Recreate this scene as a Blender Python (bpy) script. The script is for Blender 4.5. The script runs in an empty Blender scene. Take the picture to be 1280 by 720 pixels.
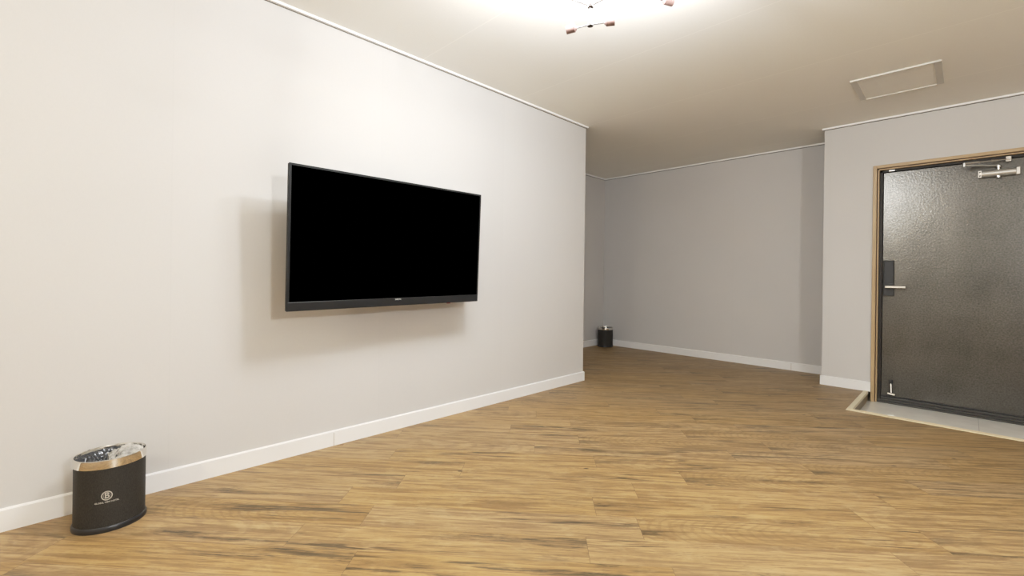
import bpy, bmesh, math, random
from mathutils import Vector, Matrix, noise
random.seed(7)
scene = bpy.context.scene
COL = scene.collection
R = math.radians

# ------------------------------------------------------------------ measures
HC = 2.449          # ceiling height
XL = -2.602         # television wall
YE = 3.561          # where the television wall ends
XA = -3.800         # side wall of the far recess
YB = 5.694          # far wall
YD = 5.167          # entrance wall
XC = -0.972         # corner of the entrance wall
XR = 3.3            # right wall (out of view)
YR = -2.6           # rear wall (out of view)
PX0, PX1, PY0 = -0.650, 0.570, 4.300     # sunken entry
PZ = -0.085

# ------------------------------------------------------------------ materials
def new_mat(name):
    m = bpy.data.materials.new(name); m.use_nodes = True
    nt = m.node_tree
    return m, nt, nt.nodes, nt.links, nt.nodes['Principled BSDF']

def simple(name, col, rough=.5, metal=0, spec=.5, bump=0, scale=200, coat=0, var=0):
    m, nt, N, L, B = new_mat(name)
    B.inputs['Base Color'].default_value = (*col, 1)
    B.inputs['Roughness'].default_value = rough
    B.inputs['Metallic'].default_value = metal
    B.inputs['Specular IOR Level'].default_value = spec
    B.inputs['Coat Weight'].default_value = coat
    tc = N.new('ShaderNodeTexCoord'); nz = N.new('ShaderNodeTexNoise')
    nz.inputs['Scale'].default_value = scale; nz.inputs['Detail'].default_value = 3
    L.new(tc.outputs['Object'], nz.inputs['Vector'])
    if bump:
        b = N.new('ShaderNodeBump'); b.inputs['Strength'].default_value = bump; b.inputs['Distance'].default_value = .001
        L.new(nz.outputs['Fac'], b.inputs['Height']); L.new(b.outputs['Normal'], B.inputs['Normal'])
    if var:
        r = N.new('ShaderNodeMapRange'); r.inputs['To Min'].default_value = 1-var; r.inputs['To Max'].default_value = 1+var
        L.new(nz.outputs['Fac'], r.inputs['Value'])
        h = N.new('ShaderNodeHueSaturation'); h.inputs['Color'].default_value = (*col, 1)
        L.new(r.outputs['Result'], h.inputs['Value']); L.new(h.outputs['Color'], B.inputs['Base Color'])
    return m

def math_node(N, L, op, a, b=None, c=None):
    n = N.new('ShaderNodeMath'); n.operation = op
    for i, v in enumerate((a, b, c)):
        if v is None: continue
        if isinstance(v, (int, float)): n.inputs[i].default_value = v
        else: L.new(v, n.inputs[i])
    return n.outputs[0]

def wallpaper(name, col, seam_axis=None, seam_step=.93, seam_off=0.0, tint=.03, seam=-.02, sw=.0025):
    """fine woven vinyl wallpaper, faint blotches and pasted seams"""
    m, nt, N, L, B = new_mat(name)
    tc = N.new('ShaderNodeTexCoord')
    sep = N.new('ShaderNodeSeparateXYZ'); L.new(tc.outputs['Object'], sep.inputs[0])
    # weave : two stretched noises
    hs = []
    for sc in ((700, 700, 90), (120, 120, 900)):
        mp = N.new('ShaderNodeMapping'); mp.inputs['Scale'].default_value = sc
        L.new(tc.outputs['Object'], mp.inputs['Vector'])
        nz = N.new('ShaderNodeTexNoise'); nz.inputs['Scale'].default_value = 1; nz.inputs['Detail'].default_value = 1
        L.new(mp.outputs[0], nz.inputs['Vector']); hs.append(nz.outputs['Fac'])
    weave = math_node(N, L, 'ADD', hs[0], hs[1])
    big = N.new('ShaderNodeTexNoise'); big.inputs['Scale'].default_value = 1.3; big.inputs['Detail'].default_value = 2
    L.new(tc.outputs['Object'], big.inputs['Vector'])
    v = math_node(N, L, 'MULTIPLY_ADD', big.outputs['Fac'], tint*2, 1-tint)
    v = math_node(N, L, 'MULTIPLY_ADD', weave, .05, math_node(N, L, 'SUBTRACT', v, .05))
    height = math_node(N, L, 'MULTIPLY', weave, .3)
    if seam_axis is not None:
        c = sep.outputs[seam_axis]
        t = math_node(N, L, 'DIVIDE', math_node(N, L, 'SUBTRACT', c, seam_off), seam_step)
        fr = math_node(N, L, 'FRACT', t)
        d = math_node(N, L, 'ABSOLUTE', math_node(N, L, 'SUBTRACT', fr, .5))       # .5 at the seam
        line = math_node(N, L, 'GREATER_THAN', d, .5-sw/seam_step)
        wn = N.new('ShaderNodeTexWhiteNoise'); wn.noise_dimensions = '1D'
        L.new(math_node(N, L, 'FLOOR', t), wn.inputs['W'])
        v = math_node(N, L, 'ADD', v, math_node(N, L, 'MULTIPLY_ADD', wn.outputs['Value'], .016, -.008))
        v = math_node(N, L, 'MULTIPLY_ADD', line, seam, v)
    h = N.new('ShaderNodeHueSaturation'); h.inputs['Color'].default_value = (*col, 1)
    L.new(v, h.inputs['Value']); L.new(h.outputs['Color'], B.inputs['Base Color'])
    bp = N.new('ShaderNodeBump'); bp.inputs['Strength'].default_value = .25; bp.inputs['Distance'].default_value = .001
    L.new(height, bp.inputs['Height']); L.new(bp.outputs['Normal'], B.inputs['Normal'])
    B.inputs['Roughness'].default_value = .75
    B.inputs['Specular IOR Level'].default_value = .3
    return m

def plank_floor(name):
    m, nt, N, L, B = new_mat(name)
    tc = N.new('ShaderNodeTexCoord')
    mp = N.new('ShaderNodeMapping'); mp.vector_type = 'POINT'
    mp.inputs['Rotation'].default_value = (0, 0, R(-41.6))    # planks run obliquely to the walls
    L.new(tc.outputs['Object'], mp.inputs['Vector'])
    sep = N.new('ShaderNodeSeparateXYZ'); L.new(mp.outputs[0], sep.inputs[0])
    u, w = sep.outputs[0], sep.outputs[1]
    M = lambda *a: math_node(N, L, *a)
    W_, LEN = .160, 1.12
    rw = M('DIVIDE', w, W_); row = M('FLOOR', rw); rf = M('FRACT', rw)
    wn = N.new('ShaderNodeTexWhiteNoise'); wn.noise_dimensions = '1D'; L.new(row, wn.inputs['W'])
    cu = M('ADD', M('DIVIDE', u, LEN), M('MULTIPLY', wn.outputs['Value'], 7.0))
    cl = M('FLOOR', cu); cf = M('FRACT', cu)
    cmb = N.new('ShaderNodeCombineXYZ'); L.new(row, cmb.inputs[0]); L.new(cl, cmb.inputs[1])
    wid = N.new('ShaderNodeTexWhiteNoise'); wid.noise_dimensions = '3D'; L.new(cmb.outputs[0], wid.inputs['Vector'])
    pid = wid.outputs['Value']; pc = wid.outputs['Color']
    sp = N.new('ShaderNodeSeparateXYZ'); L.new(pc, sp.inputs[0])
    def stretched(su, sv, detail, rough=.55, dist=0.0, k=31.0):
        c = N.new('ShaderNodeCombineXYZ')
        L.new(M('MULTIPLY', u, su), c.inputs[0]); L.new(M('MULTIPLY', w, sv), c.inputs[1]); L.new(M('MULTIPLY', pid, k), c.inputs[2])
        n = N.new('ShaderNodeTexNoise'); n.inputs['Scale'].default_value = 1; n.inputs['Detail'].default_value = detail
        n.inputs['Roughness'].default_value = rough; n.inputs['Distortion'].default_value = dist
        L.new(c.outputs[0], n.inputs['Vector']); return n.outputs['Fac']
    soft = stretched(1.4, 16, 3, .6, .4)
    fine = stretched(8, 130, 4, .75, .3, 77)
    mid = stretched(2.6, 48, 3, .6, .5, 53)
    dark = stretched(1.9, 20, 5, .72, .8, 97)
    pore = stretched(28, 210, 2, .6, 0, 19)
    def mix(fac, a, b, mode='MIX'):
        n = N.new('ShaderNodeMix'); n.data_type = 'RGBA'; n.blend_type = mode
        if isinstance(fac, (int, float)): n.inputs[0].default_value = fac
        else: L.new(fac, n.inputs[0])
        for i, v in ((6, a), (7, b)):
            if isinstance(v, tuple): n.inputs[i].default_value = (*v, 1)
            else: L.new(v, n.inputs[i])
        return n.outputs[2]
    def ramp(v, lo, hi, a=0.0, b=1.0):
        n = N.new('ShaderNodeMapRange'); n.interpolation_type = 'SMOOTHSTEP'
        n.inputs['From Min'].default_value = lo; n.inputs['From Max'].default_value = hi
        n.inputs['To Min'].default_value = a; n.inputs['To Max'].default_value = b
        L.new(v, n.inputs['Value']); return n.outputs[0]
    base = mix(ramp(soft, .3, .75, 0, .8), LIGHT, MIDC)
    base = mix(ramp(mid, .42, .62, 0, .6), base, BROWN)
    base = mix(ramp(fine, .45, .75, 0, .55), base, BROWN)
    base = mix(ramp(fine, .25, .46, .45, 0), base, PALE)
    # weathered dark streaks, only on some stretches
    patch = stretched(1.1, 5.5, 1, .5, 0, 13)
    dk = M('MULTIPLY', ramp(dark, .50, .66), ramp(patch, .50, .62))
    feather = ramp(stretched(9, 170, 3, .75, .3, 41), .38, .60)
    base = mix(M('MULTIPLY', dk, M('MULTIPLY_ADD', feather, .55, .42)), base, DARK)
    blot = stretched(7, 13, 4, .65, .3, 61)
    base = mix(ramp(blot, .50, .68, 0, .25), base, PALE)
    base = mix(ramp(blot, .28, .46, .18, 0), base, BROWN)
    base = mix(M('MULTIPLY', M('MULTIPLY', ramp(pore, .56, .72), .4), ramp(dark, .4, .6, .25, 1)), base, DARK)
    thin = stretched(1.5, 34, 4, .7, .7, 29)
    gate = stretched(.9, 6, 1, .5, 0, 71)
    base = mix(M('MULTIPLY', M('MULTIPLY', ramp(thin, .54, .64), ramp(gate, .52, .62)), .78), base, DARK)
    endp = M('MULTIPLY', ramp(cf, .0, .22, 1, 0), M('GREATER_THAN', sp.outputs[1], .62))
    band = ramp(M('ABSOLUTE', M('SUBTRACT', rf, M('MULTIPLY_ADD', sp.outputs[0], .5, .25))), .05, .22, 1, 0)
    base = mix(M('MULTIPLY', M('MULTIPLY', endp, band), M('MULTIPLY_ADD', feather, .55, .2)), base, DARK)
    # knots
    kc = N.new('ShaderNodeCombineXYZ'); L.new(M('MULTIPLY', u, 3.4), kc.inputs[0]); L.new(M('MULTIPLY', w, 6.5), kc.inputs[1])
    vo = N.new('ShaderNodeTexVoronoi'); vo.inputs['Scale'].default_value = 1; L.new(kc.outputs[0], vo.inputs['Vector'])
    sk = N.new('ShaderNodeSeparateXYZ'); L.new(vo.outputs['Color'], sk.inputs[0])
    kn = M('MULTIPLY', ramp(vo.outputs['Distance'], .025, .065, 1, 0), M('GREATER_THAN', sk.outputs[0], .40))
    base = mix(M('MULTIPLY', kn, .85), base, KNOT)
    # cathedral figure
    wv = N.new('ShaderNodeTexWave'); wv.wave_type = 'RINGS'; wv.rings_direction = 'SPHERICAL'
    wc = N.new('ShaderNodeCombineXYZ')
    L.new(M('MULTIPLY', M('ADD', M('SUBTRACT', cf, .5), M('MULTIPLY_ADD', sp.outputs[0], .8, -.4)), 2.2), wc.inputs[0])
    L.new(M('MULTIPLY', M('SUBTRACT', rf, .5), 1.1), wc.inputs[1]); L.new(M('MULTIPLY', pid, 3), wc.inputs[2])
    L.new(wc.outputs[0], wv.inputs['Vector'])
    wv.inputs['Scale'].default_value = 4.0; wv.inputs['Distortion'].default_value = 3.0; wv.inputs['Detail'].default_value = 2
    wfac = M('MULTIPLY', M('MULTIPLY', ramp(wv.outputs['Fac'], .55, .95), .22), M('GREATER_THAN', sp.outputs[1], .55))
    base = mix(wfac, base, BROWN)
    # plank to plank tone
    hs = N.new('ShaderNodeHueSaturation'); L.new(base, hs.inputs['Color'])
    L.new(M('MULTIPLY_ADD', pid, .09, .955), hs.inputs['Value']); L.new(M('MULTIPLY_ADD', sp.outputs[2], .10, .97), hs.inputs['Saturation'])
    # joints
    ew = M('LESS_THAN', M('MINIMUM', rf, M('SUBTRACT', 1.0, rf)), .0007/W_)
    ee = M('LESS_THAN', M('MINIMUM', cf, M('SUBTRACT', 1.0, cf)), .0010/LEN)
    joint = M('MAXIMUM', ew, ee)
    colr = mix(M('MULTIPLY', joint, .45), hs.outputs['Color'], DARK)
    L.new(colr, B.inputs['Base Color'])
    L.new(M('MULTIPLY_ADD', mid, .22, .34), B.inputs['Roughness'])
    B.inputs['Specular IOR Level'].default_value = .35
    bp = N.new('ShaderNodeBump'); bp.inputs['Strength'].default_value = .3; bp.inputs['Distance'].default_value = .0008
    L.new(M('MULTIPLY_ADD', joint, -1.5, M('MULTIPLY', fine, .6)), bp.inputs['Height']); L.new(bp.outputs['Normal'], B.inputs['Normal'])
    return m
LIGHT = (.375, .246, .112); MIDC = (.285, .178, .076); BROWN = (.150, .091, .039); PALE = (.47, .345, .185)
DARK = (.050, .037, .022); KNOT = (.04, .027, .015)

WALLC = (.555, .538, .520)
M_wall_y = wallpaper('wallpaper_left', WALLC, 1, 1.06, .35)
M_wall_x = wallpaper('wallpaper_back', WALLC, 0, 1.06, -.97+.05)
M_ceil = wallpaper('ceiling_paper', (.88, .865, .81), 1, .925, 3.545, .02, .07, .004)
M_floor = plank_floor('oak_planks')
M_white = simple('white_trim', (.78, .77, .76), .32, bump=.03, scale=60)
M_crown = simple('crown_white', (.86, .85, .83), .4, bump=.03, scale=60)
M_shadow_line = simple('painted_shadow_line', (.10, .085, .07), .8, bump=.02)
M_joint = simple('joint_dirt', (.35, .28, .2), .8, var=.4, scale=90)
M_black = simple('tv_bezel', (.010, .0105, .011), .45, spec=.2, bump=.04, scale=500)
M_barm = simple('tv_bar', (.013, .0135, .0145), .3, spec=.3, bump=.1, scale=8, coat=.05)
M_screen = simple('tv_screen', (0, 0, 0), .5, spec=0, bump=.01)
M_screen.node_tree.nodes['Principled BSDF'].inputs['IOR'].default_value = 1.0
M_back = simple('tv_back', (.02, .02, .02), .6, bump=.1)
M_logo = simple('logo_silver', (.6, .6, .58), .4, metal=.2, bump=.01)
M_red = simple('sensor_red', (.12, .02, .02), .4, bump=.01)
M_steel = simple('steel', (.62, .60, .57), .25, metal=1, bump=.02)
M_alu = simple('aluminium_paint', (.55, .54, .51), .38, metal=.7, bump=.04)
M_chrome = simple('chrome', (.80, .78, .74), .06, metal=1, bump=.015, scale=30)
M_lock = simple('lock_plate', (.014, .015, .016), .5, bump=.1, scale=300)
M_rubber = simple('black_rubber', (.012, .012, .012), .6, bump=.1)
M_copper = simple('lamp_metal', (.05, .038, .032), .5, metal=.0, bump=.05)
M_cup = simple('rose_wood_cup', (.20, .125, .11), .45, bump=.1, scale=60, var=.2)
M_hatch = simple('hatch_frame', (.60, .58, .53), .5, bump=.03)
M_grout = simple('tile_grout', (.30, .29, .26), .7, var=.25, scale=40)

def wood_edge(name, a, b, axis):
    m, nt, N, L, B = new_mat(name)
    tc = N.new('ShaderNodeTexCoord'); mp = N.new('ShaderNodeMapping')
    s = [60, 60, 60]; s[axis] = 3
    mp.inputs['Scale'].default_value = s
    L.new(tc.outputs['Object'], mp.inputs['Vector'])
    nz = N.new('ShaderNodeTexNoise'); nz.inputs['Scale'].default_value = 1; nz.inputs['Detail'].default_value = 4
    L.new(mp.outputs[0], nz.inputs['Vector'])
    r = N.new('ShaderNodeValToRGB'); L.new(nz.outputs['Fac'], r.inputs['Fac'])
    r.color_ramp.elements[0].position = .3; r.color_ramp.elements[0].color = (*a, 1)
    r.color_ramp.elements[1].position = .7; r.color_ramp.elements[1].color = (*b, 1)
    L.new(r.outputs['Color'], B.inputs['Base Color']); B.inputs['Roughness'].default_value = .45
    return m
M_casez = wood_edge('casing_wood_upright', (.36, .245, .12), (.46, .33, .18), 2)
M_casex = wood_edge('casing_wood_head', (.36, .245, .12), (.46, .33, .18), 0)
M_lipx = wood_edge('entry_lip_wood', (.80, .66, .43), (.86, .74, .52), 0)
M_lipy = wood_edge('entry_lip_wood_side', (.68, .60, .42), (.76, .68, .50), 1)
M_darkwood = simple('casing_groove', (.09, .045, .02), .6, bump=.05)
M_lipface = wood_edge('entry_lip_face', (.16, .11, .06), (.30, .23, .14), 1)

def door_mat():
    m, nt, N, L, B = new_mat('hammered_steel')
    tc = N.new('ShaderNodeTexCoord')
    nz = N.new('ShaderNodeTexNoise'); nz.inputs['Scale'].default_value = 75; nz.inputs['Detail'].default_value = 3
    L.new(tc.outputs['Object'], nz.inputs['Vector'])
    big = N.new('ShaderNodeTexNoise'); big.inputs['Scale'].default_value = 3.0; big.inputs['Detail'].default_value = 4
    L.new(tc.outputs['Object'], big.inputs['Vector'])
    bp = N.new('ShaderNodeBump'); bp.inputs['Strength'].default_value = .6; bp.inputs['Distance'].default_value = .0015
    L.new(nz.outputs['Fac'], bp.inputs['Height']); L.new(bp.outputs['Normal'], B.inputs['Normal'])
    r = N.new('ShaderNodeValToRGB'); L.new(big.outputs['Fac'], r.inputs['Fac'])
    r.color_ramp.elements[0].position = .3; r.color_ramp.elements[0].color = (.095, .090, .081, 1)
    r.color_ramp.elements[1].position = .7; r.color_ramp.elements[1].color = (.130, .124, .112, 1)
    hs = N.new('ShaderNodeHueSaturation'); L.new(r.outputs['Color'], hs.inputs['Color'])
    fn = N.new('ShaderNodeTexNoise'); fn.inputs['Scale'].default_value = 95; fn.inputs['Detail'].default_value = 1
    L.new(tc.outputs['Object'], fn.inputs['Vector'])
    L.new(math_node(N, L, 'MULTIPLY_ADD', fn.outputs['Fac'], 1.1, .40), hs.inputs['Value'])  # speckle in the base colour stands in for glints on the hammered steel
    L.new(hs.outputs['Color'], B.inputs['Base Color'])
    B.inputs['Metallic'].default_value = .6; B.inputs['Roughness'].default_value = .27
    B.inputs['Specular IOR Level'].default_value = .6
    return m
M_door = door_mat()
M_doorframe = simple('door_frame_steel', (.022, .019, .016), .55, metal=0, spec=.3, bump=.05)
M_sill = simple('sill_steel', (.055, .053, .048), .4, metal=.4, bump=.05, scale=80)

def tile_mat():
    m, nt, N, L, B = new_mat('entry_tile')
    tc = N.new('ShaderNodeTexCoord')
    nz = N.new('ShaderNodeTexNoise'); nz.inputs['Scale'].default_value = 9; nz.inputs['Detail'].default_value = 6
    L.new(tc.outputs['Object'], nz.inputs['Vector'])
    r = N.new('ShaderNodeValToRGB'); L.new(nz.outputs['Fac'], r.inputs['Fac'])
    r.color_ramp.elements[0].position = .3; r.color_ramp.elements[0].color = (.76, .74, .68, 1)
    r.color_ramp.elements[1].position = .7; r.color_ramp.elements[1].color = (.84, .82, .76, 1)
    L.new(r.outputs['Color'], B.inputs['Base Color'])
    B.inputs['Roughness'].default_value = .045; B.inputs['Specular IOR Level'].default_value = .5
    return m
M_tile = tile_mat()

def bin_mat():
    m, nt, N, L, B = new_mat('woven_leatherette')
    tc = N.new('ShaderNodeTexCoord'); mp = N.new('ShaderNodeMapping'); mp.inputs['Scale'].default_value = (500, 500, 160)
    L.new(tc.outputs['Object'], mp.inputs['Vector'])
    nz = N.new('ShaderNodeTexNoise'); nz.inputs['Scale'].default_value = 1; nz.inputs['Detail'].default_value = 2
    L.new(mp.outputs[0], nz.inputs['Vector'])
    r = N.new('ShaderNodeValToRGB'); L.new(nz.outputs['Fac'], r.inputs['Fac'])
    r.color_ramp.elements[0].position = .3; r.color_ramp.elements[0].color = (.016, .0145, .012, 1)
    r.color_ramp.elements[1].position = .75; r.color_ramp.elements[1].color = (.038, .034, .029, 1)
    L.new(r.outputs['Color'], B.inputs['Base Color'])
    bp = N.new('ShaderNodeBump'); bp.inputs['Strength'].default_value = .4; bp.inputs['Distance'].default_value = .001
    L.new(nz.outputs['Fac'], bp.inputs['Height']); L.new(bp.outputs['Normal'], B.inputs['Normal'])
    B.inputs['Roughness'].default_value = .6; B.inputs['Specular IOR Level'].default_value = .25
    return m
M_bin = bin_mat()
M_binbase = simple('bin_plinth', (.012, .012, .013), .35, bump=.03)
M_bag = simple('black_bag', (.035, .037, .042), .16, bump=.35, scale=45)
M_print = simple('pale_print', (.42, .39, .34), .6, bump=.02)
def clear_bag():
    m, nt, N, L, B = new_mat('clear_film')
    B.inputs['Base Color'].default_value = (.62, .60, .56, 1); B.inputs['Roughness'].default_value = .18
    tr = N.new('ShaderNodeBsdfTransparent'); mx = N.new('ShaderNodeMixShader')
    nz = N.new('ShaderNodeTexNoise'); nz.inputs['Scale'].default_value = 40; nz.inputs['Detail'].default_value = 4
    tc = N.new('ShaderNodeTexCoord'); L.new(tc.outputs['Object'], nz.inputs['Vector'])
    mr = N.new('ShaderNodeMapRange'); mr.inputs['From Min'].default_value = .3; mr.inputs['From Max'].default_value = .7
    mr.inputs['To Min'].default_value = .35; mr.inputs['To Max'].default_value = .8
    L.new(nz.outputs['Fac'], mr.inputs['Value']); L.new(mr.outputs[0], mx.inputs[0])
    L.new(tr.outputs[0], mx.inputs[1]); L.new(B.outputs[0], mx.inputs[2])
    L.new(mx.outputs[0], N['Material Output'].inputs['Surface'])
    return m
M_film = clear_bag()
def emis(name, col, s):
    m, nt, N, L, B = new_mat(name)
    B.inputs['Base Color'].default_value = (*col, 1)
    B.inputs['Emission Color'].default_value = (*col, 1); B.inputs['Emission Strength'].default_value = s
    nz = N.new('ShaderNodeTexNoise'); nz.inputs['Scale'].default_value = 3
    return m

# ------------------------------------------------------------------ mesh helpers
def bm_new(): return bmesh.new()
def add_box(bm, x0, x1, y0, y1, z0, z1):
    r = bmesh.ops.create_cube(bm, size=1)
    bmesh.ops.scale(bm, vec=(x1-x0, y1-y0, z1-z0), verts=r['verts'])
    bmesh.ops.translate(bm, vec=((x0+x1)/2, (y0+y1)/2, (z0+z1)/2), verts=r['verts'])
    return r['verts']
def add_cyl(bm, a, b, r0, r1=None, seg=24, cap=True):
    a, b = Vector(a), Vector(b); r1 = r0 if r1 is None else r1
    d = b-a
    r = bmesh.ops.create_cone(bm, cap_ends=cap, segments=seg, radius1=r0, radius2=r1, depth=d.length)
    q = Vector((0, 0, 1)).rotation_difference(d.normalized())
    bmesh.ops.transform(bm, matrix=Matrix.Translation((a+b)/2) @ q.to_matrix().to_4x4(), verts=r['verts'])
    return r['verts']
def add_ball(bm, c, r, sc=(1, 1, 1)):
    v = bmesh.ops.create_uvsphere(bm, u_segments=20, v_segments=12, radius=r)['verts']
    bmesh.ops.scale(bm, vec=sc, verts=v); bmesh.ops.translate(bm, vec=c, verts=v)
def obj(name, bm, mat, parent=None, bevel=0, smooth=False):
    me = bpy.data.meshes.new(name); bmesh.ops.recalc_face_normals(bm, faces=bm.faces[:]); bm.to_mesh(me); bm.free()
    me.materials.append(mat)
    o = bpy.data.objects.new(name, me); COL.objects.link(o)
    if parent is not None: o.parent = parent
    if smooth:
        for p in me.polygons: p.use_smooth = True
    if bevel:
        md = o.modifiers.new('bevel', 'BEVEL'); md.width = bevel; md.segments = 2; md.limit_method = 'ANGLE'; md.angle_limit = R(40)
    return o
def smooth_sharp(o, ang=35):
    me = o.data
    b = bmesh.new(); b.from_mesh(me)
    for f in b.faces: f.smooth = True
    for e in b.edges:
        if len(e.link_faces) == 2 and e.calc_face_angle(0) > R(ang): e.smooth = False
    b.to_mesh(me); b.free(); return o
def empty(name, loc=(0, 0, 0)):
    o = bpy.data.objects.new(name, None); COL.objects.link(o); o.location = loc; o.empty_display_size = .1
    return o
def thing(name, label, cat, loc=(0, 0, 0), group=None):
    o = empty(name, loc); o['label'] = label; o['category'] = cat
    if group: o['group'] = group
    return o
def struct(o, label=None, cat=None):
    o['kind'] = 'structure'
    if label: o['label'] = label
    if cat: o['category'] = cat
    return o
def boxes(*bs):
    bm = bm_new()
    for b in bs: add_box(bm, *b)
    return bm

# ------------------------------------------------------------------ the room
struct(obj('floor', boxes((-4.0, XR+.1, YR-.1, PY0, -.3, 0), (-4.0, PX0, PY0, YB+.1, -.3, 0), (PX1, XR+.1, PY0, YD+.3, -.3, 0)), M_floor),
       'oak plank floor with oblique boards and dark weathered streaks', 'floor')
struct(obj('floor', boxes((PX0, PX1, PY0, YD+.35, -.3, PZ)), M_tile),
       'glossy grey beige tiled sunken floor in front of the steel door', 'floor')
struct(obj('ceiling', boxes((-4.0, XR+.1, YR-.1, YB+.2, HC, HC+.1)), M_ceil),
       'cream papered ceiling with faint seams', 'ceiling')
struct(obj('wall_left', boxes((-3.8, XL, YR, YE, 0, HC)), M_wall_y),
       'long off-white papered wall carrying the television', 'wall')
struct(obj('wall_alcove', boxes((XA-.1, XA, YE-.3, YB, 0, HC)), M_wall_y),
       'dim side wall of the far recess, beside the small far bin', 'wall')
struct(obj('wall_back', boxes((XA-.1, XC, YB, YB+.1, 0, HC)), M_wall_x),
       'far off-white papered wall between recess corner and door wall', 'wall')
CX0, CX1, CZ = -.601, .505, 2.030        # casing outside
OX0, OX1, OZ = -.575, .479, 2.004        # wall opening
struct(obj('wall_entry', boxes((XC, OX0, YD, YD+.35, 0, HC), (OX0, OX1, YD, YD+.35, OZ, HC), (OX1, XR, YD, YD+.35, 0, HC), (XC, XC+.1, YD+.35, YB+.1, 0, HC)), M_wall_x),
       'off-white papered wall around the steel entrance door', 'wall')
struct(obj('wall_right', boxes((XR, XR+.1, YR, YD+.35, 0, HC)), M_wall_y))
struct(obj('wall_rear', boxes((XA, XR, YR-.1, YR, 0, HC)), M_wall_x))

# crown strips (white) over a thin dark strip painted as their shadow line
def crown(name, segs, label):
    bm = bm_new(); bg = bm_new()
    for (x0, x1, y0, y1, nx, ny) in segs:
        e = .018; g = .002
        def grow(k, z0, z1, b):
            add_box(b, min(x0, x0+nx*k), max(x1, x1+nx*k), min(y0, y0+ny*k), max(y1, y1+ny*k), z0, z1)
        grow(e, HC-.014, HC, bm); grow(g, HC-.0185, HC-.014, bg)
    t = empty(name); struct(t, label, 'trim')
    obj('strip', bm, M_crown, t); obj('painted_shadow_line', bg, M_shadow_line, t)
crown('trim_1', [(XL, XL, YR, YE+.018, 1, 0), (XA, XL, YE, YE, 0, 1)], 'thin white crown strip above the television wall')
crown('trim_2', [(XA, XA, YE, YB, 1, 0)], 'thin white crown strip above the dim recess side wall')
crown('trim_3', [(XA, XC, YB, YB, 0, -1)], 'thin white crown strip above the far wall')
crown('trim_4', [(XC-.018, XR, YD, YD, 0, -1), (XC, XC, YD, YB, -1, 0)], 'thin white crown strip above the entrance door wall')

# skirting
BH, BT = .088, .012
def skirting(name, segs, label, joints=()):
    bm = bm_new()
    for (x0, x1, y0, y1, nx, ny) in segs:
        xa, xb, ya, yb = min(x0, x0+nx*BT), max(x1, x1+nx*BT), min(y0, y0+ny*BT), max(y1, y1+ny*BT)
        vs = add_box(bm, xa, xb, ya, yb, 0, BH)
        for v in vs:                                     # sloped top edge
            if v.co.z > BH-.001:
                out = (nx and abs(v.co.x-(x0+nx*BT)) < 1e-5) or (ny and abs(v.co.y-(y0+ny*BT)) < 1e-5)
                if out: v.co.z -= .006
    t = obj(name, bm, M_white); struct(t, label, 'baseboard')
    for j in joints: obj('joint', boxes(j), M_joint, t)
skirting('baseboard_left', [(XL, XL, YR, YE+BT, 1, 0), (XA, XL, YE, YE, 0, 1)], 'white baseboard under the television wall',
         [(XL+BT-.0004, XL+BT+.0003, 1.122, 1.1245, .0, .075)])
skirting('baseboard_alcove', [(XA, XA, YE, YB, 1, 0)], 'white baseboard of the recess side wall, left of the far bin')
skirting('baseboard_back', [(XA, XC, YB, YB, 0, -1)], 'white baseboard along the far wall',
         [(-1.352, -1.3495, YB-BT-.0003, YB-BT+.0004, .0, .078)])
skirting('baseboard_entry', [(XC-BT, CX0, YD, YD, 0, -1), (XC, XC, YD, YB, -1, 0)], 'short white baseboard left of the entrance door')

# wooden lip around the sunken entry
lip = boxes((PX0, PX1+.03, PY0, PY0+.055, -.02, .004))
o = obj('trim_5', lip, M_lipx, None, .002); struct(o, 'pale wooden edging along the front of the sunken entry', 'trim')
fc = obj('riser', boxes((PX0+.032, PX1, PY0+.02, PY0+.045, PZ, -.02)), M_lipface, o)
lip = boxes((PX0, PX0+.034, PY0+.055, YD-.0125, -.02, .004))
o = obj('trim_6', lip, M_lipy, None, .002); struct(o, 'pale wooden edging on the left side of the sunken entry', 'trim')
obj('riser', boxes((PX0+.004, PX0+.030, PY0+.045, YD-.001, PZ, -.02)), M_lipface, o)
# tile grout line
o = obj('trim_7', boxes((.073, .076, PY0+.05, YD, PZ-.001, PZ+.0004)), M_grout); struct(o, 'narrow grout line between two entry tiles', 'grout')

# ------------------------------------------------------------------ entrance door
dr = empty('door_1', (-.525, YD+.06, PZ)); struct(dr, 'dark hammered steel entrance door in an oak-coloured casing', 'door')
def drp(name, bm, mat, parent=dr, bevel=0, smooth=False):
    bmesh.ops.translate(bm, vec=(.525, -(YD+.06), -PZ), verts=bm.verts[:])
    return obj(name, bm, mat, parent, bevel, smooth)
Yf = YD-.014
# casing: outer moulding, dark groove, inner moulding
for nm, mat, bl in (('casing_post', M_casez, (CX0, CX0+.027, Yf, YD+.10, PZ, CZ)), ('casing_post', M_casez, (CX1-.027, CX1, Yf, YD+.10, PZ, CZ)),
                    ('casing_head', M_casex, (CX0+.027, CX1-.027, Yf, YD+.10, CZ-.027, CZ))):
    drp(nm, boxes(bl), mat, bevel=.002)
a0, a1, az = CX0+.027, CX1-.027, CZ-.027
drp('casing_groove', boxes((a0, a0+.007, YD+.004, YD+.10, PZ, az), (a1-.007, a1, YD+.004, YD+.10, PZ, az), (a0, a1, YD+.004, YD+.10, az-.007, az)), M_darkwood)
a0 += .007; a1 -= .007; az -= .007
drp('inner_moulding', boxes((a0, a0+.009, YD-.004, YD+.10, PZ, az), (a1-.009, a1, YD-.004, YD+.10, PZ, az), (a0, a1, YD-.004, YD+.10, az-.009, az)), M_casez, bevel=.0015)
a0 += .009; a1 -= .009; az -= .009
DX0, DX1, DZ0, DZ1 = -.532, .436, -.030, az-.022
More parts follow.
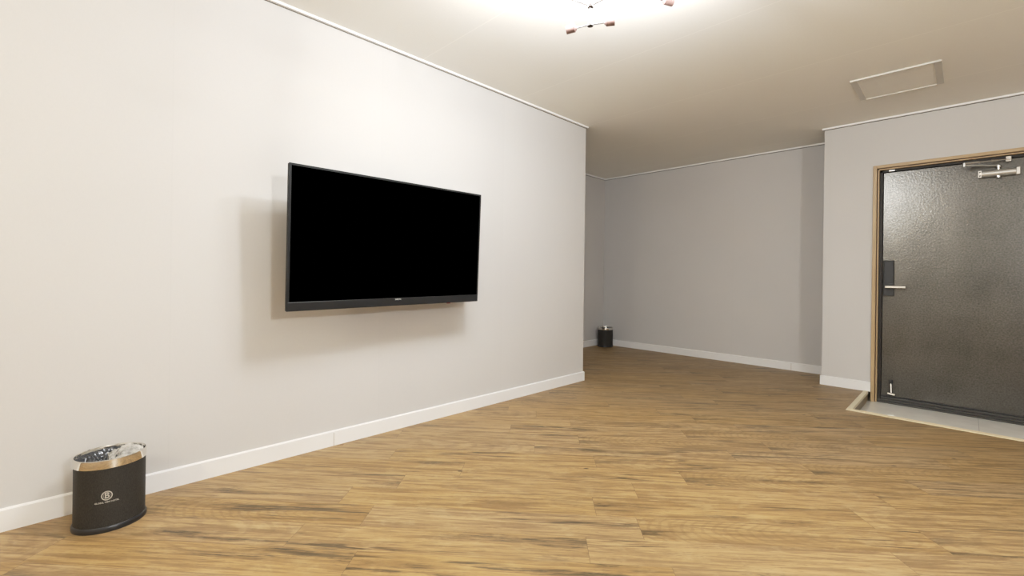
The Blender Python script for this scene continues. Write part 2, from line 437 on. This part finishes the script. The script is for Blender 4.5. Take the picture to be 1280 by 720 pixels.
drp('door_frame', boxes((a0, DX0-.003, YD+.030, YD+.16, PZ, az), (DX1+.003, a1, YD+.030, YD+.16, PZ, az), (a0, a1, YD+.030, YD+.16, DZ1+.003, az)), M_doorframe, bevel=.001)
YF = YD+.050                                            # face of the leaf
leaf = drp('door_leaf', boxes((DX0, DX1, YF, YF+.045, DZ0, DZ1)), M_door, bevel=.002)
def lf(name, bm, mat, bevel=0, smooth=False, parent=leaf):
    o = drp(name, bm, mat, parent, bevel, smooth)
    return o
drp('threshold', boxes((a0, a1, YD+.012, YD+.20, PZ, PZ+.014), (a0, a1, YD+.028, YD+.20, PZ+.014, PZ+.030), (a0, a1, YD+.045, YD+.20, PZ+.030, DZ0-.004)), M_sill, bevel=.003)
lf('bottom_seal', boxes((DX0, DX1, YF-.004, YF+.002, DZ0, DZ0+.010)), M_rubber)
# digital lock with lever
lk = lf('lock_plate', boxes((-.527, -.452, YF-.022, YF+.001, .865, 1.182)), M_lock, .006)
lf('lock_cover', boxes((-.520, -.459, YF-.026, YF-.021, .985, 1.168)), M_lock, .003, parent=lk)
b = bm_new(); add_cyl(b, (-.495, YF-.02, .947), (-.495, YF-.058, .947), .012)
add_box(b, -.510, -.370, YF-.072, YF-.056, .936, .958)
lf('lever_handle', b, M_steel, .004, parent=lk)
# door holder (kick-down stop)
b = bm_new(); add_box(b, -.478, -.452, YF-.020, YF+.001, .090, .122); add_box(b, -.474, -.456, YF-.030, YF-.010, .080, .100)
hd = lf('door_holder', b, M_rubber, .004)
b = bm_new(); add_cyl(b, (-.464, YF-.024, .095), (-.458, YF-.052, .012), .0055, .0045, 14)
lf('holder_leg', b, M_chrome, smooth=False, parent=hd)
b = bm_new(); add_cyl(b, (-.484, YF-.053, .010), (-.432, YF-.053, .004), .010, .010, 16); 
lf('holder_foot', b, M_chrome, 0.002, parent=hd)
# small plate on the frame head
drp('frame_catch', boxes((-.495, -.455, YD+.022, YD+.032, DZ1+.006, DZ1+.018)), M_alu, bevel=.001)
# door closer: body on the leaf, folding arm, bracket on the frame
b = bm_new(); add_cyl(b, (.075, YF-.030, 1.860), (.262, YF-.030, 1.860), .027, seg=28); add_box(b, .075, .262, YF-.030, YF, 1.836, 1.884)
cb = lf('closer_body', b, M_alu, .002, True); smooth_sharp(cb)
b = boxes((.056, .077, YF-.045, YF, 1.832, 1.888), (.260, .281, YF-.045, YF, 1.832, 1.888))
lf('end_cap', b, M_steel, .002, parent=cb)
b = bm_new()
for x in (.0665,):
    for z in (1.846, 1.874): add_cyl(b, (x, YF-.047, z), (x, YF-.044, z), .005, seg=12)
lf('screw', b, M_rubber, parent=cb)
b = bm_new(); add_cyl(b, (.168, YF-.028, 1.880), (.168, YF-.028, 1.912), .010, seg=18); add_cyl(b, (.168, YF-.028, 1.905), (.168, YF-.028, 1.916), .017, seg=18)
add_cyl(b, (.168, YF-.028, 1.822), (.168, YF-.028, 1.838), .016, seg=18)
lf('pivot', b, M_steel, .001, parent=cb)
b = bm_new(); a = Vector((.168, YF-.028, 1.918)); c = Vector((-.022, YF-.155, 1.925))
add_cyl(b, a, c, .006, seg=10); add_cyl(b, c+Vector((0, 0, -.012)), c+Vector((0, 0, .018)), .010, seg=16)
ca = lf('closer_arm', b, M_alu, parent=cb)
b = bm_new(); c2 = Vector((-.022, YF-.155, 1.937)); e = Vector((.215, YD+.010, 1.957))
add_cyl(b, c2, c2.lerp(e, .35), .008, seg=12); add_cyl(b, c2.lerp(e, .3), e, .0048, seg=12); add_cyl(b, c2.lerp(e, .62), c2.lerp(e, .66), .008, seg=12)
lf('closer_rod', b, M_steel, parent=cb)
b = boxes((.205, .235, YD+.002, YD+.032, 1.938, 1.978), (.208, .232, YD-.006, YD+.020, 1.950, 1.962))
drp('arm_bracket', b, M_steel, bevel=.002)

# ------------------------------------------------------------------ ceiling hatch
hx0, hx1, hy0, hy1 = -.612, -.128, 4.035, 4.515
ht = struct(empty('trim_8', (hx0, hy0, HC)), 'square pale-framed access hatch set in the ceiling before the door', 'hatch')
def hp(name, bm, mat, bevel=0):
    bmesh.ops.translate(bm, vec=(-hx0, -hy0, -HC), verts=bm.verts[:]); return obj(name, bm, mat, ht, bevel)
f = .038
hp('hatch_frame', boxes((hx0, hx0+f, hy0, hy1, HC-.008, HC+.001), (hx1-f, hx1, hy0, hy1, HC-.008, HC+.001),
                        (hx0, hx1, hy0, hy0+.010, HC-.011, HC+.001), (hx0+f, hx1-f, hy1-.008, hy1, HC-.011, HC+.001)), M_hatch, .0015)
hp('hatch_panel', boxes((hx0+f-.001, hx1-f+.001, hy0+.009, hy1-.007, HC-.005, HC+.001)), M_ceil)
hp('latch', boxes(((hx0+hx1)/2-.012, (hx0+hx1)/2+.012, hy1-.016, hy1-.002, HC-.014, HC-.004)), M_hatch, .001)

# ------------------------------------------------------------------ television
TW, TH, TD = 1.24, .725, .045
tv = thing('television', 'black flat television hung tilted on the long left wall', 'television')
a_, b_, g_ = .019, .045, .009
MR = Matrix.Rotation(a_, 4, 'Z') @ Matrix.Rotation(b_, 4, 'Y') @ Matrix.Rotation(g_, 4, 'X')
TVM = Matrix.Translation((-2.333, 1.387, 1.183)) @ MR
tv.matrix_world = TVM
bar = .046
obj('housing', boxes((-TD*.55, -.004, -TW/2, TW/2, -TH/2, TH/2)), M_black, tv, .005)
obj('rear_cover', boxes((-.075, -TD*.5, -TW/2+.18, TW/2-.18, -TH/2+.06, TH/2-.16)), M_back, tv, .02)
fw = .011
obj('bezel', boxes((-.006, .002, -TW/2, -TW/2+fw, -TH/2, TH/2), (-.006, .002, TW/2-fw, TW/2, -TH/2, TH/2), (-.006, .002, -TW/2+fw, TW/2-fw, TH/2-fw, TH/2)), M_black, tv, .001)
obj('bottom_bar', boxes((-.008, .004, -TW/2+.003, TW/2-.003, -TH/2, -TH/2+bar)), M_barm, tv, .003)
obj('screen', boxes((-.005, .0005, -TW/2+fw, TW/2-fw, -TH/2+bar, TH/2-fw)), M_screen, tv)
obj('sensor', boxes((-.006, .0035, .36, .385, -TH/2-.004, -TH/2+.004)), M_red, tv)

def text_mesh(name, body, size, mat, parent, fn, ext=.0004, sx=1.0, spacing=1.0):
    """lettering as a mesh; fn maps (right, up, out) to local position"""
    cu = bpy.data.curves.new(name, 'FONT'); cu.body = body; cu.size = size; cu.align_x = 'CENTER'; cu.align_y = 'CENTER'
    cu.extrude = ext; cu.resolution_u = 3; cu.space_character = spacing; cu.offset = size*.012
    to = bpy.data.objects.new(name, cu); COL.objects.link(to)
    dg = bpy.context.evaluated_depsgraph_get()
    me = bpy.data.meshes.new_from_object(to.evaluated_get(dg)); me.name = name
    bpy.data.objects.remove(to)
    for v in me.vertices: v.co = fn(v.co.x*sx, v.co.y, v.co.z)
    me.materials.clear(); me.materials.append(mat)
    o = bpy.data.objects.new(name, me); COL.objects.link(o); o.parent = parent
    return o
text_mesh('logo', 'SAMSUNG', .0115, M_logo, tv, lambda x, y, z: Vector((.0045+z, -.002+x, -TH/2+bar-.008+y)), sx=.75)
# wall mount behind the set
iv = TVM.inverted()
wm = empty('wall_bracket', (0, 0, 0)); wm.parent = tv; wm.matrix_parent_inverse = iv
bpy.data.objects.remove(wm)
b = bm_new(); add_box(b, XL, XL+.012, 1.20, 1.56, 1.00, 1.36)
for y in (1.28, 1.48): add_box(b, XL+.010, -2.38, y-.02, y+.02, 1.12, 1.24)
bmesh.ops.transform(b, matrix=iv, verts=b.verts[:])
obj('wall_bracket', b, M_back, tv)

# ------------------------------------------------------------------ waste bins
A, Bm, TH_ = .1115, .1015, 1.471        # near-round oval
def ring_pts(s, z, n=72, off=0):
    out = []
    for k in range(n):
        t = 2*math.pi*k/n
        x, y = (A*s+off)*math.cos(t), (Bm*s+off)*math.sin(t)
        out.append(Vector((x*math.cos(TH_)-y*math.sin(TH_), x*math.sin(TH_)+y*math.cos(TH_), z)))
    return out
def lathe(prof, n=72, cap0=False, cap1=False):
    bm = bm_new(); rings = []
    for s, z in prof: rings.append([bm.verts.new(p) for p in ring_pts(s, z, n)])
    for a, b in zip(rings, rings[1:]):
        for k in range(n): bm.faces.new((a[k], a[(k+1) % n], b[(k+1) % n], b[k]))
    if cap0: bm.faces.new(rings[0][::-1])
    if cap1: bm.faces.new(rings[-1])
    return bm
BHt = .277
def make_bin(label, loc, emblem):
    t = thing('waste_bin', label, 'bin', loc, 'matching dark waste bins with chrome rims')
    o = obj('shell', lathe([(.985, .006), (.985, .018), (.985, .248), (.94, .248), (.94, .012), (.02, .012)]), M_bin, t); smooth_sharp(o)
    o = obj('plinth', lathe([(.9, 0), (1.025, .0), (1.035, .004), (1.03, .016), (1.0, .021), (.97, .021)], cap0=True), M_binbase, t); smooth_sharp(o, 50)
    o = obj('rim', lathe([(.975, .244), (1.003, .244), (1.006, .247), (1.006, .272), (.998, .277), (.975, .277), (.962, .272), (.955, .235), (.95, .235)]), M_chrome, t); smooth_sharp(o, 50)
    # crumpled black bag
    bm = bm_new(); n, m = 110, 40; rings = []
    for j in range(m+1):
        s = .955*(1-j/m)
        zz = .266-.036*min(1, j/8)
        rg = []
        for k, p in enumerate(ring_pts(max(s, .01), 0, n)):
            q = noise.noise(Vector((p.x*26, p.y*26, 3.1)))
            q2 = abs(noise.noise(Vector((p.x*85, p.y*85, 9.7))))+.5*abs(noise.noise(Vector((p.x*150, p.y*150, 4.7))))
            amp = min(1, j/5)
            q3 = abs(noise.noise(Vector((p.x*34+5, p.y*34, 2.2))))
            rg.append(bm.verts.new((p.x, p.y, zz+amp*(.026*q-.022*q2-.030*q3+.026))))
        rings.append(rg)
    for a, b in zip(rings, rings[1:]):
        for k in range(n): bm.faces.new((a[k], a[(k+1) % n], b[(k+1) % n], b[k]))
    bm.faces.new(rings[-1])
    obj('liner_bag', bm, M_bag, t, smooth=True)
    if emblem:
        # clear film bunched over the right-hand side of the mouth
        bm = bm_new(); gx, gy = 40, 34; grid = {}
        for i in range(gx+1):
            for j in range(gy+1):
                u = i/gx; v = j/gy*2-1
                y = -.006+u*.108; x = v*.088*math.sqrt(max(0.02, 1-(y/.107)**2))*(.55+.45*u if v > 0 else .9)
                d = math.hypot(x, y)
                hgt = .262+.022*math.exp(-((y-.05)/.05)**2-((x+.02)/.06)**2)+.010*noise.noise(Vector((x*45, y*45, 1)))+.007*abs(noise.noise(Vector((x*95, y*95, 5))))
                hgt -= .018*(1-u)**2
                grid[i, j] = bm.verts.new((x, y, hgt))
        for i in range(gx):
            for j in range(gy): bm.faces.new((grid[i, j], grid[i+1, j], grid[i+1, j+1], grid[i, j+1]))
        o = obj('clear_film', bm, M_film, t, smooth=True)
        o['label'] = 'crumpled clear plastic film bulging above the rim'
        r0 = .1065
        def wrap(zc):
            def fn(x, y, z):
                ph = R(-9)+x/r0
                t_ = ph-TH_
                rr = 1/math.sqrt((math.cos(t_)/(A*.985))**2+(math.sin(t_)/(Bm*.985))**2)+.0004+z
                return Vector((rr*math.cos(ph), rr*math.sin(ph), zc+y))
            return fn
        # ring mark with a letter in it
        bm = bm_new(); W = wrap(.1405); n = 48; vs = []
        for k in range(n):
            an = 2*math.pi*k/n
            vs.append([bm.verts.new(W(r_*math.cos(an), r_*math.sin(an), .0004)) for r_ in (.0145, .0178)])
        for k in range(n): bm.faces.new((vs[k][0], vs[k][1], vs[(k+1) % n][1], vs[(k+1) % n][0]))
        em = obj('emblem_ring', bm, M_print, t)
        text_mesh('emblem_letter', 'B', .030, M_print, em, W, sx=.95)
        bm = bm_new(); vs = []
        for k in range(n):
            an = 2*math.pi*k/n
            vs.append([bm.verts.new(W(r_*math.cos(an)*.85, r_*math.sin(an), .0004)) for r_ in (.0118, .0127)])
        for k in range(n): bm.faces.new((vs[k][0], vs[k][1], vs[(k+1) % n][1], vs[(k+1) % n][0]))
        obj('emblem_inner_ring', bm, M_print, em)
        text_mesh('lettering', 'GLOBAL VIEW HOTEL', .0080, M_print, t, wrap(.1155), sx=.97)
    return t
make_bin('dark brown waste bin with chrome rim and round emblem, near the television wall', (-2.421, .139, 0), True)
make_bin('small distant dark waste bin in the far recess corner', (-3.655, 5.535, 0), False)

# ------------------------------------------------------------------ chandelier
hub = Vector((-1.134, 1.573, 0))
ch = thing('chandelier', 'branching metal chandelier with small rose-coloured cup lamps under the ceiling', 'chandelier', (hub.x, hub.y, HC))
def cp(name, bm, mat, parent=ch, smooth=False, bevel=0):
    bmesh.ops.translate(bm, vec=(-hub.x, -hub.y, -HC), verts=bm.verts[:]); o = obj(name, bm, mat, parent, bevel)
    if smooth: smooth_sharp(o)
    return o
b = bm_new(); add_cyl(b, (hub.x, hub.y, HC-.022), (hub.x, hub.y, HC), .05, .055, 36); cp('canopy', b, M_copper, smooth=True)
b = bm_new(); add_cyl(b, (hub.x, hub.y, 2.07), (hub.x, hub.y, HC-.02), .0042, seg=14); cp('stem', b, M_copper, smooth=True)
M_bulb = emis('bulb_glow', (1.0, .955, .90), 6)
CH_W, CH_C = 16.5, (.93, .965, 1.0)
def tier(z, lamps):
    b = bm_new(); add_cyl(b, (hub.x, hub.y, z-.006), (hub.x, hub.y, z+.006), .0125, .0125, 28); h = cp('hub', b, M_copper, smooth=True)
    for (ang, L0, drop, cl) in lamps:
        d = Vector((math.cos(R(ang)), math.sin(R(ang)), 0)); c = Vector((hub.x, hub.y, z))
        p0 = c+d*.010; p1 = c+d*L0+Vector((0, 0, -drop)); dd = (p1-p0).normalized()
        b = bm_new(); add_cyl(b, p0, p1, .0024, seg=12); ar = cp('arm', b, M_copper, smooth=True)
        p2 = p1+dd*cl
        b = bm_new(); add_cyl(b, p1, p1+dd*.008, .006, .0135, 24); add_cyl(b, p1+dd*.008, p2, .0155, .0165, 28)
        lc = cp('lamp_cup', b, M_cup, smooth=True)
        q = (p1+p2)/2
        b = bm_new(); add_cyl(b, q+Vector((0, 0, .012)), q+Vector((0, 0, .044)), .0065, seg=16); add_ball(b, q+Vector((0, 0, .044)), .0065)
        bl = cp('bulb', b, M_bulb, lc, smooth=True)
        l = bpy.data.lights.new('bulb_light', 'POINT'); l.energy = CH_W; l.color = CH_C; l.shadow_soft_size = .02
        lo = bpy.data.objects.new('bulb_light', l); COL.objects.link(lo); lo.parent = bl
        lo.location = (q.x-hub.x, q.y-hub.y, q.z+.105-HC)
tier(2.075, [(203, .058, .002, .045), (33, .058, -.002, .043)])
tier(2.155, [(0, .30, 0, .045), (250, .30, 0, .045), (125+180, .24, 0, .045)])
tier(2.250, [(63, .358, 0, .052), (243, .33, 0, .045), (333, .33, 0, .045)])

# ------------------------------------------------------------------ unseen globe lamps behind the camera, the right one added as fill
def unseen_globe_lamp(label, x, y, z, power, col):
    t = thing('unseen_globe_lamp', label, 'lamp', (x, y, HC))
    b = bm_new(); add_cyl(b, (0, 0, -.02), (0, 0, 0), .05, .05, 28); obj('ceiling_rose', b, M_white, t)
    b = bm_new(); add_cyl(b, (0, 0, z-HC+.10), (0, 0, -.01), .004, seg=12); obj('cord', b, M_rubber, t)
    b = bm_new(); add_ball(b, (0, 0, z-HC), .11)
    m = emis('globe_glow', col, power/(4*math.pi**2*.11**2)); obj('globe', b, m, t, smooth=True)
unseen_globe_lamp('warm round globe pendant behind the viewpoint near the left wall', -.95, -1.7, 2.05, 70, (1.0, .91, .72))
unseen_globe_lamp('added white fill globe, unseen behind the viewpoint near the right wall', 1.7, .6, 1.75, 185, (.98, .985, .98))

# ------------------------------------------------------------------ world, camera
w = bpy.data.worlds.new('world'); scene.world = w; w.use_nodes = True
w.node_tree.nodes['Background'].inputs[0].default_value = (.02, .02, .02, 1)
cam = bpy.data.cameras.new('camera'); co = bpy.data.objects.new('camera', cam); COL.objects.link(co)
f, yaw, rol = 563.73, .7895, .013
cam.sensor_width = 36; cam.lens = f/1280*36; cam.shift_y = (343.6-360)/1280; cam.clip_start = .02
F = Vector((-math.sin(yaw), math.cos(yaw), 0)); Rt = F.cross(Vector((0, 0, 1))); U = Rt.cross(F)
Rt, U = Rt*math.cos(rol)+U*math.sin(rol), U*math.cos(rol)-Rt*math.sin(rol)
mw = Matrix((Rt, U, -F)).transposed().to_4x4(); mw.translation = (0, 0, 1.01); co.matrix_world = mw
scene.camera = co
scene.view_settings.view_transform = 'Standard'
scene.view_settings.look = 'None'
scene.view_settings.exposure = 0.0
vs = scene.view_settings; vs.use_curve_mapping = True
cm = vs.curve_mapping; cm.use_clip = False; cm.extend = 'EXTRAPOLATED'
cm.clip_max_x = 3; cm.clip_max_y = 3
c = cm.curves[3]
c.points[0].location = (0, 0); c.points[1].location = (1.0, .81)
for x, y in ((.25, .25), (.5, .485), (.75, .665)): c.points.new(x, y)
cm.update()
